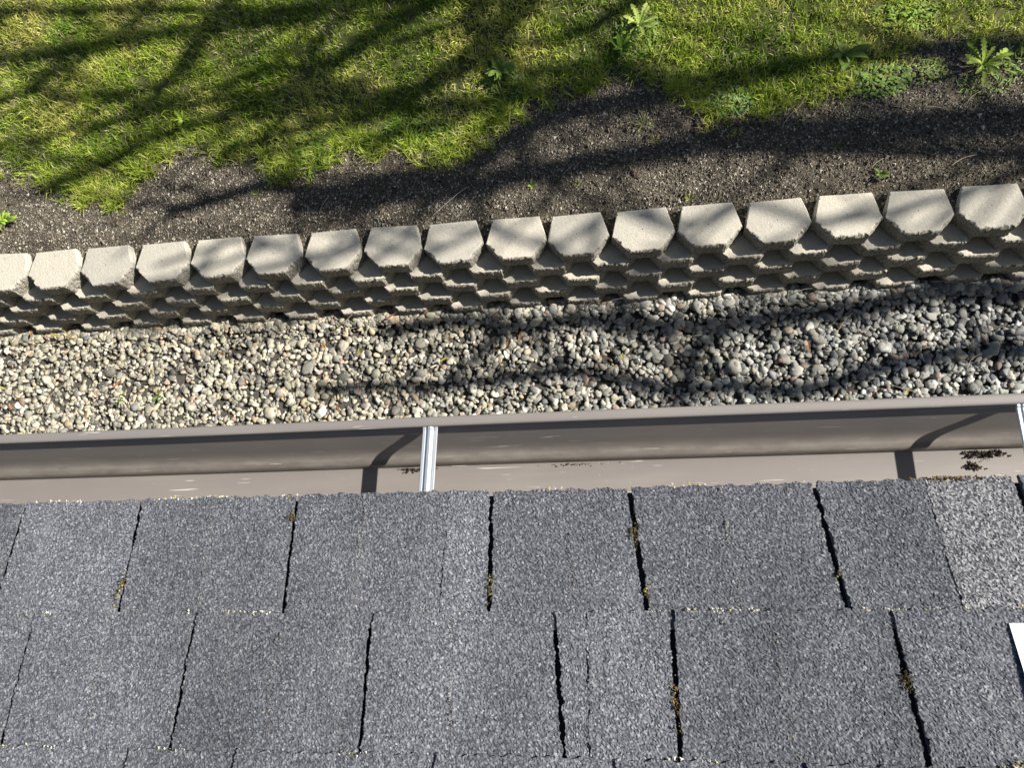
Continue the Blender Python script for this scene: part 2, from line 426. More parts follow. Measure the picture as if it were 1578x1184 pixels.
# ------------------------------------------------------------------ retaining wall of cast blocks
wall = link('retaining_wall', None)
tag(wall, 'low retaining wall of stacked tan concrete blocks between gravel and garden bed', 'wall')
wall.location = (0, 0, 0)

def block_mesh(seed, top):
    r = np.random.default_rng(seed)
    w = BW-.007
    asym = r.uniform(-.03, .03)
    cor = [(-.385*w, .46*w), (.385*w, .46*w), (.5*w, .035*w), ((.25+asym)*w, -.25*w), ((-.25+asym)*w, -.25*w), (-.5*w, .035*w)]
    pts = []; rough = []
    for i in range(6):
        a = np.array(cor[i]); b = np.array(cor[(i+1) % 6])
        front = i in (2, 3, 4)
        k = int(max(2, np.linalg.norm(b-a)/(.0062 if front else .03)))
        for j in range(k):
            pts.append(a+(b-a)*j/k); rough.append(1.0 if front else .12)
    pts = np.array(pts); rough = np.array(rough); N = len(pts)
    rough = np.convolve(np.r_[rough[-4:], rough, rough[:4]], np.ones(9)/9, 'valid')
    nxt = np.roll(pts, -1, 0)-np.roll(pts, 1, 0)
    nor = np.stack([-nxt[:, 1], nxt[:, 0]], -1)*1.0
    nor /= np.linalg.norm(nor, axis=1)[:, None]
    cen = np.array([0, .09*w])
    flip = ((pts-cen)*nor).sum(1) < 0
    nor[flip] *= -1
    s = np.cumsum(np.r_[0, np.linalg.norm(np.diff(pts, axis=0), axis=1)])
    lv = [(0, -.003), (.05, 0), (.16, 0), (.28, 0), (.40, 0), (.52, 0), (.64, 0), (.76, 0), (.87, 0), (.95, -.001), (1.0, -.004)]
    V = []; L = len(lv)
    so = seed*3.7
    chip0 = np.clip(fbm(s*48+so+9, np.full(N, 2.), seed+5, 3)-.5, 0, 1)
    for li, (fz, ins) in enumerate(lv):
        h = fz*BH
        nz = np.abs(fbm(s*26+so, np.full(N, h*34), seed, 3)-.5)
        nz2 = fbm(s*120+so, np.full(N, h*120+3), seed+3, 3)-.5
        d = (.002-nz*.012+nz2*.011)*rough
        chip = chip0*.014*rough*(fz**4)
        zj = -chip0*.018*rough*(fz**8)
        q = pts+nor*(ins*(.6+.7*rough)+d-chip)[:, None]
        V.append(np.column_stack([q, np.full(N, h)+zj]))
    # top: inset ring, then a centre fan
    q = V[-1][:, :2]; q = cen+(q-cen)*.955
    V.append(np.column_stack([q, np.full(N, BH)])); L += 1
    V = np.concatenate(V)
    F4 = []
    j = np.arange(N); j2 = (j+1) % N
    for li in range(L-1):
        F4.append(np.stack([li*N+j, li*N+j2, (li+1)*N+j2, (li+1)*N+j], -1))
    F4 = np.concatenate(F4)
    c0 = len(V); V = np.vstack([V, [[cen[0], cen[1], BH]], [[cen[0], cen[1], 0]]])
    F3 = np.concatenate([np.stack([(L-1)*N+j, (L-1)*N+j2, np.full(N, c0)], -1), np.stack([j2, j, np.full(N, c0+1)], -1)])
    # outline runs clockwise or not: fix by area
    A = 0.5*np.sum(pts[:, 0]*np.roll(pts[:, 1], -1)-pts[:, 1]*np.roll(pts[:, 0], -1))
    if A < 0: F4 = F4[:, ::-1]; F3 = F3[:, ::-1]
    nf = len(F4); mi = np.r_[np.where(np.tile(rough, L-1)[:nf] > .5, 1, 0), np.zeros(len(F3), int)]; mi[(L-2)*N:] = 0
    return mesh_from('block', V, F4, F3, smooth=False, mats=(M_CONC, M_SPLIT_SHADED), mi=mi)
BM = [block_mesh(s, True) for s in range(1, 10)]
rw = random.Random(4)
last = -1
for k in range(6):
    for i in range(-4, 23):
        u = (i+.5+(.5 if k % 2 else 0))*BW
        xw = WX+u*ca; yw = WY+u*sa
        v = rw.randrange(9)
        while v == last: v = rw.randrange(9)
        last = v
        jz = 0 if k else rw.uniform(-.003, .004)
        link('block', BM[v], wall, (xw+rw.uniform(-.005, .005), yw-k*SETB+rw.uniform(-.005, .005)*(1 if k else .8), ZW-BH-k*BH+jz),
             (rw.uniform(-.008, .008), rw.uniform(-.01, .01), WALL_A+rw.uniform(-.04, .04)))

# ------------------------------------------------------------------ pebbles
def pebble_verts(seg, ring, r):
    th = np.linspace(0, math.pi, ring+1)[1:-1]
    ph = np.arange(seg)*2*math.pi/seg
    T, P = np.meshgrid(th, ph, indexing='ij')
    D = np.stack([np.sin(T)*np.cos(P), np.sin(T)*np.sin(P), np.cos(T)], -1).reshape(-1, 3)
    D = np.vstack([[[0, 0, 1]], D, [[0, 0, -1]]])
    return D
def pebble_faces(seg, ring):
    F4 = []; F3 = []
    for i in range(ring-2):
        for j in range(seg):
            a = 1+i*seg+j; b = 1+i*seg+(j+1) % seg
            F4.append((a, a+seg, b+seg, b))
    e = 1+(ring-1)*seg
    for j in range(seg):
        F3.append((0, 1+j, 1+(j+1) % seg)); F3.append((e, 1+(ring-2)*seg+(j+1) % seg, 1+(ring-2)*seg+j))
    return np.array(F4), np.array(F3)

n = 20500
px = rng.uniform(-3.4, 2.9, n); py = rng.uniform(.33, 1.42, n)
front = wall_y(px)-4.5*SETB-.25*BW
py = np.minimum(py, front+rng.uniform(-.03, .05, n))
big = np.clip((px+1.2)/3.0, 0, 1)
L = .0165+.012*rng.gamma(2.4, .5, n)+.017*big*rng.random(n)**1.8
L = np.clip(L, .017, .088)
order = np.argsort(rng.random(n)+.0)        # big and small mixed, the last ones lie on top
asp = rng.uniform(.48, .95, n); flat = rng.uniform(.24, .44, n)
# heap them: a height field that grows as each pebble comes to rest
res = .006; hx0, hy0 = -3.8, -.15
HF = np.zeros((int(7.1/res), int(1.75/res)))
pz = np.zeros(n)
for i in order:
    ci = int((px[i]-hx0)/res); cj = int((py[i]-hy0)/res); r_ = max(1, int(L[i]*.42/res))
    a0, b0 = max(ci-r_, 0), max(cj-r_, 0)
    patch = HF[a0:ci+r_+1, b0:cj+r_+1]
    if patch.size == 0: continue
    hgt = L[i]*flat[i]
    base = patch.mean()*.75+np.median(patch)*.0
    base = min(base, .034)
    pz[i] = base
    gi = (np.arange(a0, a0+patch.shape[0])-ci)[:, None]/(r_+.5); gj = (np.arange(b0, b0+patch.shape[1])-cj)[None]/(r_+.5)
    q = 1-gi**2-gj**2
    np.maximum(patch, np.where(q > 0, base+hgt*np.sqrt(np.maximum(q, 0)), 0), out=patch)
pal = np.array([(.28,.275,.245),(.34,.33,.285),(.225,.225,.21),(.40,.375,.31),(.46,.44,.375),(.17,.175,.172),(.36,.305,.22),(.32,.24,.20),(.60,.59,.54),(.285,.29,.235)])
pw = rng.choice(10, n, p=[.16,.15,.15,.13,.09,.11,.06,.03,.05,.07])
pcol = pal[pw]*(.78+.5*rng.random((n, 1)))*np.where(rng.random((n, 1)) < .10+.14*big[:, None], .6, 1.0)*(1.08-.16*big[:, None])*(np.array([1.07, 1.03, .95])+big[:, None]*np.array([-.11, -.03, .12]))
yaw = rng.random(n)*6.283; tx = rng.normal(0, .24, n); ty = rng.normal(0, .24, n)
def base_z(x, y): return ZG-.048
def peb_shape(i, D, r):
    e = r.uniform(2.0, 2.9)
    Dn = np.sign(D)*np.abs(D)**(2/e*.98)
    Dn = Dn/np.linalg.norm(Dn, axis=1)[:, None]**.55
    k = 1+.14*np.sin(D@r.normal(0, 1.6, 3)+r.uniform(0, 6))+.07*np.sin(D@r.normal(0, 3, 3)+r.uniform(0, 6))
    P = Dn*k[:, None]*np.array([.5, .5*asp[i], .5*flat[i]])
    P[:, 1] *= 1+.35*r.uniform(-1, 1)*D[:, 0]
    for _ in range(5):                      # worn flat facets
        nn = r.normal(0, 1, 3); nn[2] *= .6; nn /= np.linalg.norm(nn)
        dd = P@nn; lim = dd.max()*r.uniform(.62, .92)
        P = P-np.maximum(dd-lim, 0)[:, None]*nn*.85
    return P
def eul(a, b, c):
    return np.array(Matrix.Rotation(c, 3, 'Z') @ Matrix.Rotation(b, 3, 'Y') @ Matrix.Rotation(a, 3, 'X'))
# those that show largest, in view, are objects of their own
top_h = pz+L*flat
vis = (px > -2.9) & (px < 2.15) & (py > .62) & (py < front-.02) & (pz > .016)
rank = np.where(vis, L*(.6+.4*asp), 0)
single = np.argsort(-rank)[:300]
isS = np.zeros(n, bool); isS[single] = True
D1 = pebble_verts(14, 9, None); f4a, f3a = pebble_faces(14, 9)
variants = {}
for q, i in enumerate(single):
    r = np.random.default_rng(int(i))
    key = q % 100
    if key not in variants:
        P = peb_shape(i, D1, r)
        variants[key] = mesh_from('pebble', P, f4a, f3a, col=np.repeat(pcol[i][None], len(P), 0), mats=(M_PEB,))
    link('pebble', variants[key], side, (px[i], py[i], base_z(px[i], py[i])+pz[i]+L[i]*flat[i]*.5), (tx[i]*.7, ty[i]*.7, yaw[i]), (L[i],)*3)
rest = np.where(~isS)[0]
D2 = pebble_verts(8, 5, None); f4b, f3b = pebble_faces(8, 5); nv = len(D2)
VV = np.zeros((len(rest), nv, 3), np.float32)
for q, i in enumerate(rest):
    r = np.random.default_rng(int(i))
    VV[q] = (peb_shape(i, D2, r)*L[i])@eul(tx[i], ty[i], yaw[i]).T+np.array([px[i], py[i], base_z(px[i], py[i])+pz[i]+L[i]*flat[i]*.5])
off = nv*np.arange(len(rest))[:, None, None]
o = link('pebbles', mesh_from('pebbles', VV.reshape(-1, 3), (f4b[None]+off).reshape(-1, 4), (f3b[None]+off).reshape(-1, 3), col=np.repeat(pcol[rest], nv, 0), mats=(M_PEB,)), side)
tag(o, kind='stuff')

# ------------------------------------------------------------------ grass
def blades(x, y, z, length, width, az, lean, cols, name):
    n = len(x)
    dx, dy = np.cos(az), np.sin(az)
    tw = rng.normal(0, .8, n); sxv, syv = -np.sin(az+tw), np.cos(az+tw)
    V = np.zeros((n, 5, 3), np.float32); tilt = rng.normal(0, .35, n)
    def put(k, s, fr, fz, wd):
        V[:, k, 0] = x+dx*length*fr+sxv*wd*s*width; V[:, k, 1] = y+dy*length*fr+syv*wd*s*width; V[:, k, 2] = z+length*fz+tilt*wd*s*width
    l1 = np.sin(lean*.55)*.55; z1 = np.cos(lean*.55)*.55
    l2 = l1+np.sin(lean*1.35)*.5; z2 = np.maximum(z1+np.cos(lean*1.35)*.5, .04)
    put(0, -1, 0*l1, 0*z1, .5); put(1, 1, 0*l1, 0*z1, .5); put(2, -1, l1, z1, .42); put(3, 1, l1, z1, .42); put(4, 0, l2, z2, 0)
    I = 5*np.arange(n)[:, None]
    shade = np.array([.72, .72, 1, 1, 1.1])
    cc = np.repeat(cols, 5, 0).reshape(n, 5, 3)
    root = np.array([.55, .62, .42])
    cc[:, 0] = cc[:, 0]*.5+.5*np.array([.24, .22, .09]); cc[:, 1] = cc[:, 0]
    return mesh_from(name, V.reshape(-1, 3), I+np.array([[0, 1, 3, 2]]), I+np.array([[2, 3, 4]]), col=cc.reshape(-1, 3), mats=(M_GRASS,))

nt = 30000
tx_ = rng.uniform(-4.6, 4.2, nt); ty_ = rng.uniform(1.65, 4.6, nt)
core = (tx_ > -3.3) & (tx_ < 2.7) & (ty_ < 3.15)
jx = (fbm(tx_*6, ty_*6, 1, 3)-.5)*.16; jy = (fbm(tx_*6, ty_*6, 5, 3)-.5)*.16
inn = inside(LAWN, tx_+jx+rng.normal(0, .028, nt), ty_+jy+rng.normal(0, .028, nt))
dens = np.where(core, 1.0, .28)*np.where(inside(SPARSE, tx_, ty_), .40, 1.0)*np.clip(.45+1.2*fbm(tx_*3.1, ty_*3.1, 10, 3), 0, 1)
kp = inn & (rng.random(nt) < dens)
tx_, ty_ = tx_[kp], ty_[kp]
nb = 15
m = len(tx_)
ang = fbm(tx_*1.7, ty_*1.7, 12, 2)*12
tl = .022+.030*fbm(tx_*4, ty_*4, 13, 3)+.06*np.clip(vnoise(tx_*9, ty_*9, 14)-.6, 0, 1)
gx_ = np.repeat(tx_, nb)+rng.normal(0, .015, m*nb); gy_ = np.repeat(ty_, nb)+rng.normal(0, .015, m*nb)
az = np.repeat(ang, nb)+rng.normal(0, 1.9, m*nb)
ln = np.repeat(tl, nb)*rng.uniform(.5, 1.35, m*nb)
lean = np.clip(rng.normal(.95, .42, m*nb), .05, 1.5)
wd = rng.uniform(.0026, .0058, m*nb)
hue = np.repeat(.5+(fbm(tx_*3.6, ty_*3.6, 15, 3)-.5)*1.5+rng.normal(0, .10, m), nb)+rng.normal(0, .13, m*nb)
g1 = np.array([.155, .27, .026]); g2 = np.array([.41, .54, .058]); g3 = np.array([.67, .66, .18]); g4 = np.array([.66, .59, .36])
hcl = np.clip((hue-.22)/.6, 0, 1)[:, None]
cols = np.where(hcl < .5, g1+(g2-g1)*hcl*2, g2+(g3-g2)*(hcl*2-1))
dead = rng.random(m*nb) < (.09+.30*np.clip(np.repeat(fbm(tx_*5, ty_*5, 7, 2), nb)-.45, 0, 1)*2)
cols[dead] = g4*rng.uniform(.6, 1.1, (dead.sum(), 1))
cols = cols*rng.uniform(.75, 1.2, (m*nb, 1))
# longer tufts that flop over the ragged edge
E_ = np.array(LAWN_EDGE); ei = rng.integers(0, len(E_)-1, 620); et = rng.random((620, 1))
ep = E_[ei]*(1-et)+E_[ei+1]*et+rng.normal(0, .045, (620, 2))+np.array([0, .02])
ep = ep[(ep[:, 0] < 1.6) & (fbm(ep[:, 0]*7, ep[:, 1]*7, 4, 2) > .40)]
k_ = len(ep); nb2 = 16
ex = np.repeat(ep[:, 0], nb2)+rng.normal(0, .010, k_*nb2); ey = np.repeat(ep[:, 1], nb2)+rng.normal(0, .010, k_*nb2)
eh = np.repeat(rng.normal(.5, .16, k_), nb2)+rng.normal(0, .14, k_*nb2); eh = np.clip(eh, 0, 1)[:, None]
ec = np.where(eh < .5, g1+(g2-g1)*eh*2, g2+(g3-g2)*(eh*2-1))*rng.uniform(.8, 1.15, (k_*nb2, 1))
dd_ = rng.random(k_*nb2) < .10; ec[dd_] = g4*.9
gx_ = np.r_[gx_, ex]; gy_ = np.r_[gy_, ey]; ln = np.r_[ln, rng.uniform(.045, .095, k_*nb2)]; wd = np.r_[wd, rng.uniform(.0026, .005, k_*nb2)]
az = np.r_[az, rng.random(k_*nb2)*6.283]; lean = np.r_[lean, np.clip(rng.normal(.95, .35, k_*nb2), .2, 1.5)]; cols = np.vstack([cols, ec])
lawn = link('lawn_grass', blades(gx_, gy_, bed_z(gx_, gy_)-.004, ln, wd, az, lean, cols, 'lawn_grass'))
tag(lawn, 'green and yellowing lawn grass with a ragged edge', 'grass', kind='stuff')

# ------------------------------------------------------------------ weeds, each leaf a part
def leaf_mesh(name, l, w, kind, col, seed, arch=.5):
    r = random.Random(seed)
    nseg = 14 if kind == 'lobed' else 8
    V = []; F = []
    for i in range(nseg+1):
        t = i/nseg
        if kind == 'broad': hw = w*.5*math.sin(math.pi*min(1, t**.85*.97+.03))**.8
        elif kind == 'lobed':
            hw = w*.5*(math.sin(math.pi*min(1, (t*.9+.06)))**.7)*(.45+.55*((i % 2) if t < .85 else .7))*(.35+.8*t)
        else: hw = w*.5*math.sin(math.pi*min(1, t*.95+.05))**.6*(.4+.6*t)
        hw = max(hw, .0008)
        a = arch*t
        x = l*t*math.cos(a*.7); z = l*(.55*math.sin(min(t*1.6, 1.57))*.45*arch*2-.35*arch*t*t)
        wob = r.uniform(-.06, .06)*w
        V += [(x, -hw+wob, z+hw*.35), (x, wob, z), (x, hw+wob, z+hw*.35)]
        if i: b = 3*i; F += [(b-3, b-2, b+1, b), (b-2, b-1, b+2, b+1)]
    cc = np.array([col]*len(V))*np.array([[.9], [1.35], [.9]]*(nseg+1))
    return mesh_from(name, V, F, col=cc, mats=(M_LEAF,))

def rosette(name, label, cat, x, y, n, l, w, kind, col, seed, group=None, arch=.5, upright=0.0, spread=6.283, a0=0.0):
    r = random.Random(seed)
    l *= .85; w *= .85; col = (col[0]*1.08, col[1], col[2]*.6)
    root = link(name, None, None, (x, y, float(bed_z(np.array([x]), np.array([y]))[0])))
    tag(root, label, cat, group)
    ms = [leaf_mesh('leaf', l, w, kind, tuple(c*k for c in col), seed*7+q, arch*(.8+.25*q)) for q, k in enumerate((.8, 1.0, 1.25))]
    for i in range(n):
        a = a0+spread*i/n+r.uniform(-.25, .25)
        s = r.uniform(.45, 1.12)
        link('leaf', ms[i % 3], root, (.006*math.cos(a), .006*math.sin(a), .004+.0012*i), (r.uniform(-.4, .4), -upright*r.uniform(.2, 1.5)-r.uniform(-.1, .3), a), (s, s*r.uniform(.75, 1.15), s))
    return root
pale = (.30, .40, .17); mid = (.10, .19, .04); dark = (.05, .11, .03); bright = (.17, .30, .05)
rosette('dandelion', 'pale dusty dandelion rosette standing in the lawn in full sun', 'weed', .579, 2.41, 24, .125, .042, 'lobed', pale, 21, upright=.45)
rosette('dandelion', 'dark half shaded leafy weed just below the pale dandelion in the lawn', 'weed', .49, 2.29, 16, .085, .034, 'broad', (.10, .19, .045), 22, upright=.25)
rosette('broadleaf_weed', 'broad leaved dark green weed with spoon shaped leaves at the lawn edge', 'weed', 1.50, 2.145, 14, .135, .05, 'broad', (.13, .20, .08), 23, upright=.2)
rosette('dandelion', 'dandelion rosette with long toothed leaves on bare soil', 'weed', 2.077, 2.02, 22, .14, .042, 'lobed', (.28, .40, .13), 24, upright=.3)
rosette('rosette_weed', 'light green rosette of narrow leaves on soil above the wall', 'weed', -2.735, 1.64, 24, .135, .034, 'long', (.27, .43, .10), 25, upright=.3)
rosette('small_weed', 'small pale weed with a few bright leaves inside the lawn', 'weed', -1.775, 2.147, 11,   .075, .026, 'broad', (.30, .42, .10), 26, upright=.35)
rosette('broadleaf_weed', 'shaded clump of broad dusty green leaves where lawn dips to soil', 'weed', -.095, 2.23, 34, .10, .032, 'broad', (.14, .22, .08), 27, upright=.35)
rosette('broadleaf_weed', 'low leafy weed in the shade below the dusty green clump', 'weed', -.03, 2.10, 10, .06, .026, 'broad', (.075, .14, .04), 28, upright=.3)
rosette('seedling', 'bright two leaved seedling alone on dark soil', 'seedling', .037, 1.622, 4, .038, .022, 'broad', (.24, .36, .11), 29, upright=.15)
rosette('seedling', 'tiny thin seedling beside the bright two leaved one', 'seedling', .252, 1.616, 5, .025, .010, 'long', (.2, .28, .09), 30, upright=.2)
rosette('seedling', 'dark grassy seedling sprouting in the branch shadow', 'seedling', 1.422, 1.682, 8, .042, .010, 'long', (.06, .13, .03), 31, upright=.5)
rosette('small_weed', 'small dark weed tucked behind the top row of blocks', 'weed', 1.584, 1.527, 9, .045, .02, 'broad', (.09, .17, .04), 32, upright=.3)
rosette('small_weed', 'blue green tuft of short leaves at the lawn fringe', 'weed', -1.449, 1.965, 22, .075, .014, 'long', (.15, .27, .09), 33, upright=.55)
rosette('small_weed', 'trailing weed with thin stems sprawling over gritty soil', 'weed', .568, 1.893, 9, .07, .009, 'long', (.16, .22, .07), 34, upright=.15)
rosette('small_weed', 'withered yellowish sprig below the trailing weed', 'weed', .62, 1.80, 7, .045, .010, 'long', (.25, .26, .11), 35, upright=.2)
rosette('small_weed', 'mossy yellow green sprig against the back of a block', 'weed', .76, 1.495, 8, .03, .010, 'long', (.17, .2, .05), 36, upright=.2)
rosette('small_weed', 'slender sprig between lawn lobe and wall on dark soil', 'weed', -1.33, 1.68, 9, .055, .010, 'long', (.13, .19, .05), 37, upright=.4)

def clump(name, label, x, y, rx, ry, n, l, w, col, seed):
    r = np.random.default_rng(seed)
    V = []; F = []; cc = []
    base = bed_z(np.array([x]), np.array([y]))[0]
    for i in range(n):
        q = np.sqrt(r.random()); a = r.random()*6.283
        ox, oy = q*rx*np.cos(a), q*ry*np.sin(a)
        oz = float(bed_z(np.array([x+ox]), np.array([y+oy]))[0]-base)+.004+.03*(1-q*q)*r.random()
        d = r.random()*6.283; ll = l*r.uniform(.6, 1.3); ww = w*r.uniform(.6, 1.2); up = r.uniform(-.1, .7)
        c, s = math.cos(d), math.sin(d); b = len(V)
        for t, h in ((0, .15), (.35, .9), (.75, .8), (1, .1)):
            zz = oz+ll*t*up-.3*ll*t*t
            V += [(ox+c*ll*t-s*ww*h*.5, oy+s*ll*t+c*ww*h*.5, zz), (ox+c*ll*t+s*ww*h*.5, oy+s*ll*t-c*ww*h*.5, zz)]
        F += [(b+k, b+k+1, b+k+3, b+k+2) for k in (0, 2, 4)]
        cc += [np.array(col)*r.uniform(.6, 1.35)*np.array([r.uniform(.85, 1.2), 1, r.uniform(.7, 1.2)])]*8
    o = link(name, mesh_from(name, V, F, col=np.array(cc), mats=(M_LEAF,)), None, (x, y, base))
    tag(o, label, 'weed')
clump('weed_clump', 'dense clump of small bright leaves spilling from the lawn onto soil', -1.07, 1.885, .15, .12, 420, .026, .011, (.20, .31, .05), 41)
clump('clover_patch', 'flat patch of small round leaves between broad leaved weed and dandelion', 1.63, 2.0, .15, .09, 330, .02, .014, (.19, .29, .08), 42)
clump('weed_clump', 'blue green leafy patch on the lawn lobe that dips into soil', .97, 1.965, .12, .08, 300, .024, .008, (.18, .29, .11), 43)
clump('weed_clump', 'sparse creeping weed with tiny leaves near a bare lawn spot', 1.80, 2.33, .15, .10, 230, .026, .010, (.22, .33, .07), 44)
clump('weed_clump', 'straggly leaf tuft on soil left of the toothed dandelion', 1.85, 2.03, .09, .07, 120, .022, .009, (.22, .29, .09), 45)
clump('weed_clump', 'fringe of tiny leaves on the shaded lawn edge above the straw', -.52, 1.95, .22, .09, 380, .022, .010, (.16, .26, .05), 46)
clump('weed_clump', 'loose green tuft to the right of the toothed dandelion', 2.25, 2.02, .10, .09, 130, .035, .008, (.22, .32, .08), 47)
clump('weed_clump', 'small leaves mixed into the grass around the pale dandelion', .56, 2.35, .13, .12, 200, .03, .011, (.22, .33, .08), 48)
clump('weed_clump', 'small dusty leaves at the foot of the shaded broad leaved clump', -.07, 2.17, .12, .10, 240, .028, .012, (.15, .23, .07), 49)
clump('weed_clump', 'thin green shoots on soil under the toothed dandelion', 2.07, 1.93, .12, .05, 90, .03, .006, (.2, .29, .08), 50)
# tiny green sprouts among the pebbles
for q, (x, y) in enumerate([(-2.224, 0.741), (-2.012, 0.756)]):
    V = []; F = []; cc = []; r = np.random.default_rng(60+q)
    for i in range(16):
        ox, oy = r.normal(0, .016, 2); d = r.random()*6.283; ll = r.uniform(.010, .022); oz = .012+r.random()*.014
        c, s = math.cos(d), math.sin(d); b = len(V)
        for t, h in ((0, .2), (.5, .75), (1, .2)):
            V += [(ox+c*ll*t-s*ll*h*.4, oy+s*ll*t+c*ll*h*.4, oz+.25*ll*t), (ox+c*ll*t+s*ll*h*.4, oy+s*ll*t-c*ll*h*.4, oz+.25*ll*t)]
        F += [(b, b+1, b+3, b+2), (b+2, b+3, b+5, b+4)]
        cc += [np.array((.13, .20, .04))*r.uniform(.7, 1.2)]*6
    o = link('sprout', mesh_from('sprout', V, F, col=np.array(cc), mats=(M_LEAF,)), None, (x, y, ZG-.005))
    tag(o, 'tiny green clover sprout growing between the pebbles', 'sprout', 'clover sprouts in the gravel')

# ------------------------------------------------------------------ dry stems and fallen leaves
def tube(pts, rad, seg=6):
    pts = [Vector(p) for p in pts]; V = []; F = []
    for i, p in enumerate(pts):
        d = (pts[min(i+1, len(pts)-1)]-pts[max(i-1, 0)]).normalized()
        u = d.orthogonal().normalized(); v = d.cross(u)
        if i:   # keep the frame from twisting
            u = (pu-d*pu.dot(d)).normalized(); v = d.cross(u)
        pu = u
        rr = rad[i] if hasattr(rad, '__len__') else rad
        for k in range(seg):
            a = 2*math.pi*k/seg
            V.append(p+(u*math.cos(a)+v*math.sin(a))*rr)
    for i in range(len(pts)-1):
        for k in range(seg):
            F.append((i*seg+k, i*seg+(k+1) % seg, (i+1)*seg+(k+1) % seg, (i+1)*seg+k))
    V.append(pts[0]); V.append(pts[-1]); a, b = len(V)-2, len(V)-1
    T = [(a, (k+1) % seg, k) for k in range(seg)]+[(b, (len(pts)-1)*seg+k, (len(pts)-1)*seg+(k+1) % seg) for k in range(seg)]
    return [tuple(v) for v in V], F, T
STRAW = [(-.532,1.671),(-.484,1.643),(-.647,1.716),(-.98,1.589),(1.29,1.903),(1.227,1.843),(1.387,1.876),(1.34,1.834),(.778,1.906),(1.705,1.842),(1.556,1.875),(1.194,1.50),(1.854,1.827),(-.863,1.753),(-.697,1.738),(-1.958,1.797),(-1.902,1.774),(-2.196,1.515),(.208,1.683),(1.577,1.581),(1.924,1.56),(2.023,1.874),(.963,1.989)]
SANG = {0:1.2, 1:1.9, 2:2.2, 3:1.1, 4:.8, 5:.9}
rs = random.Random(8)
def stem(name, x, y, z, l, a, rad, col, label, group, bend=.15, seg=5):
    pts = [(-.5*l+l*t/4, bend*l*math.sin(math.pi*t/4)*.5+rs.uniform(-.01, .01)*l, .0025+.01*l*math.sin(t)) for t in range(5)]
    V, F, T = tube(pts, rad, seg)
    o = link(name, mesh_from(name, V, F, T, col=np.array([col]*len(V)), mats=(M_DEAD,)), None, (x, y, z), (0, rs.uniform(-.05, .05), a))
    tag(o, label, 'straw', group)
for i, (x, y) in enumerate(STRAW):
    stem('dry_straw', x, y, float(bed_z(np.array([x]), np.array([y]))[0])+.006, rs.uniform(.05, .13), SANG.get(i, rs.uniform(-.6, .9)), rs.uniform(.0010, .0020), (.42, .36, .25),
         *((lambda L: (L, L.replace('short dry straw', 'straws')))('short dry straw lying along the ragged lawn edge' if y > 1.80 else 'short dry straw lying on soil close behind the blocks' if y < 1.6 else 'short dry straw on open soil between lawn and wall')))
stem('dry_straw', -.36, 1.545, ZS+.03, .24, .72, .0015, (.40, .38, .33), 'long thin grey stem lying from soil onto the top of a block', None, .05)
GSTRAW = [(1.136, 1.126), (1.171, 1.107), (1.109, 1.098), (1.252, 1.079), (1.308, 1.125), (0.292, 1.122), (0.218, 1.134), (0.378, 1.104), (1.37, 1.154), (1.197, 1.066), (1.448, 1.05), (1.715, 0.627), (1.789, 0.654), (1.467, 0.952), (0.745, 0.929), (-0.964, 1.112), (-1.032, 1.062), (-2.865, 1.054), (-2.794, 0.977), (-2.75, 1.085), (-2.592, 0.786), (-1.465, 1.123), (1.934, 1.149), (2.008, 0.735), (-0.212, 0.897)]
for i, (x, y) in enumerate(GSTRAW):
    stem('dry_twig', x, y, ZG+.02, rs.uniform(.09, .22), rs.uniform(-.5, 1.2), rs.uniform(.0010, .0019), (.40, .33, .22),
         *((lambda L: (L, L.replace('thin dry twig', 'twigs')))('thin dry twig lying at the foot of the block wall' if y > 1.06 else 'thin dry twig lying on the pebbles beside the gutter lip' if y < .85 else 'thin dry twig lying in the middle of the pebble strip')), bend=rs.uniform(-.4, .4))
def dead_leaf(name, x, y, z, l, w, a, col, label, group, curl=.3):
    V = []; F = []
    for i in range(7):
        t = i/6; hw = max(.0006, w*.5*math.sin(math.pi*(t*.94+.03))**.8)
        zz = curl*l*(t-.5)**2; xx = l*(t-.5); yy = .10*l*math.sin(t*3)
        V += [(xx, yy-hw, zz+hw*.5), (xx, yy, zz), (xx, yy+hw, zz+hw*.45)]
        if i: b = 3*i; F += [(b-3, b-2, b+1, b), (b-2, b-1, b+2, b+1)]
    o = link(name, mesh_from(name, V, F, col=np.array([col]*len(V))*np.array([[1], [.8], [1.05]]*7), mats=(M_DEAD,)), None, (x, y, z), (rs.uniform(-.3, .3), rs.uniform(-.15, .15), a))
    tag(o, label, 'leaf', group)
ORANGE = [(-0.744, 1.12), (-0.435, 0.984), (-1.662, 0.973), (-1.1, 0.986), (-2.243, 0.831), (-1.298, 0.719), (-1.006, 0.649), (-2.406, 0.675), (-2.856, 0.732), (-0.136, 0.944), (-2.798, 1.144), (-0.07, 0.974), (0.726, 0.979), (1.304, 0.85), (-0.548, 1.14), (-0.9, 0.745), (-1.516, 0.808)]
for x, y in ORANGE:
    k = rs.uniform(.7, 1.2)
    dead_leaf('fallen_leaf', x, y, ZG+.022, rs.uniform(.03, .065), rs.uniform(.009, .015), rs.uniform(0, 3.1), (.36*k, .17*k, .075*k), 'narrow orange brown fallen leaf on the pebbles', 'orange leaves on the gravel', rs.uniform(.2, 1.2))
YELLOW = [(-0.906, 0.944), (-0.705, 0.896), (-0.458, 0.876), (-2.65, 1.132), (-2.568, 1.127), (-2.924, 0.844), (1.71, 0.612), (0.429, 0.847)]
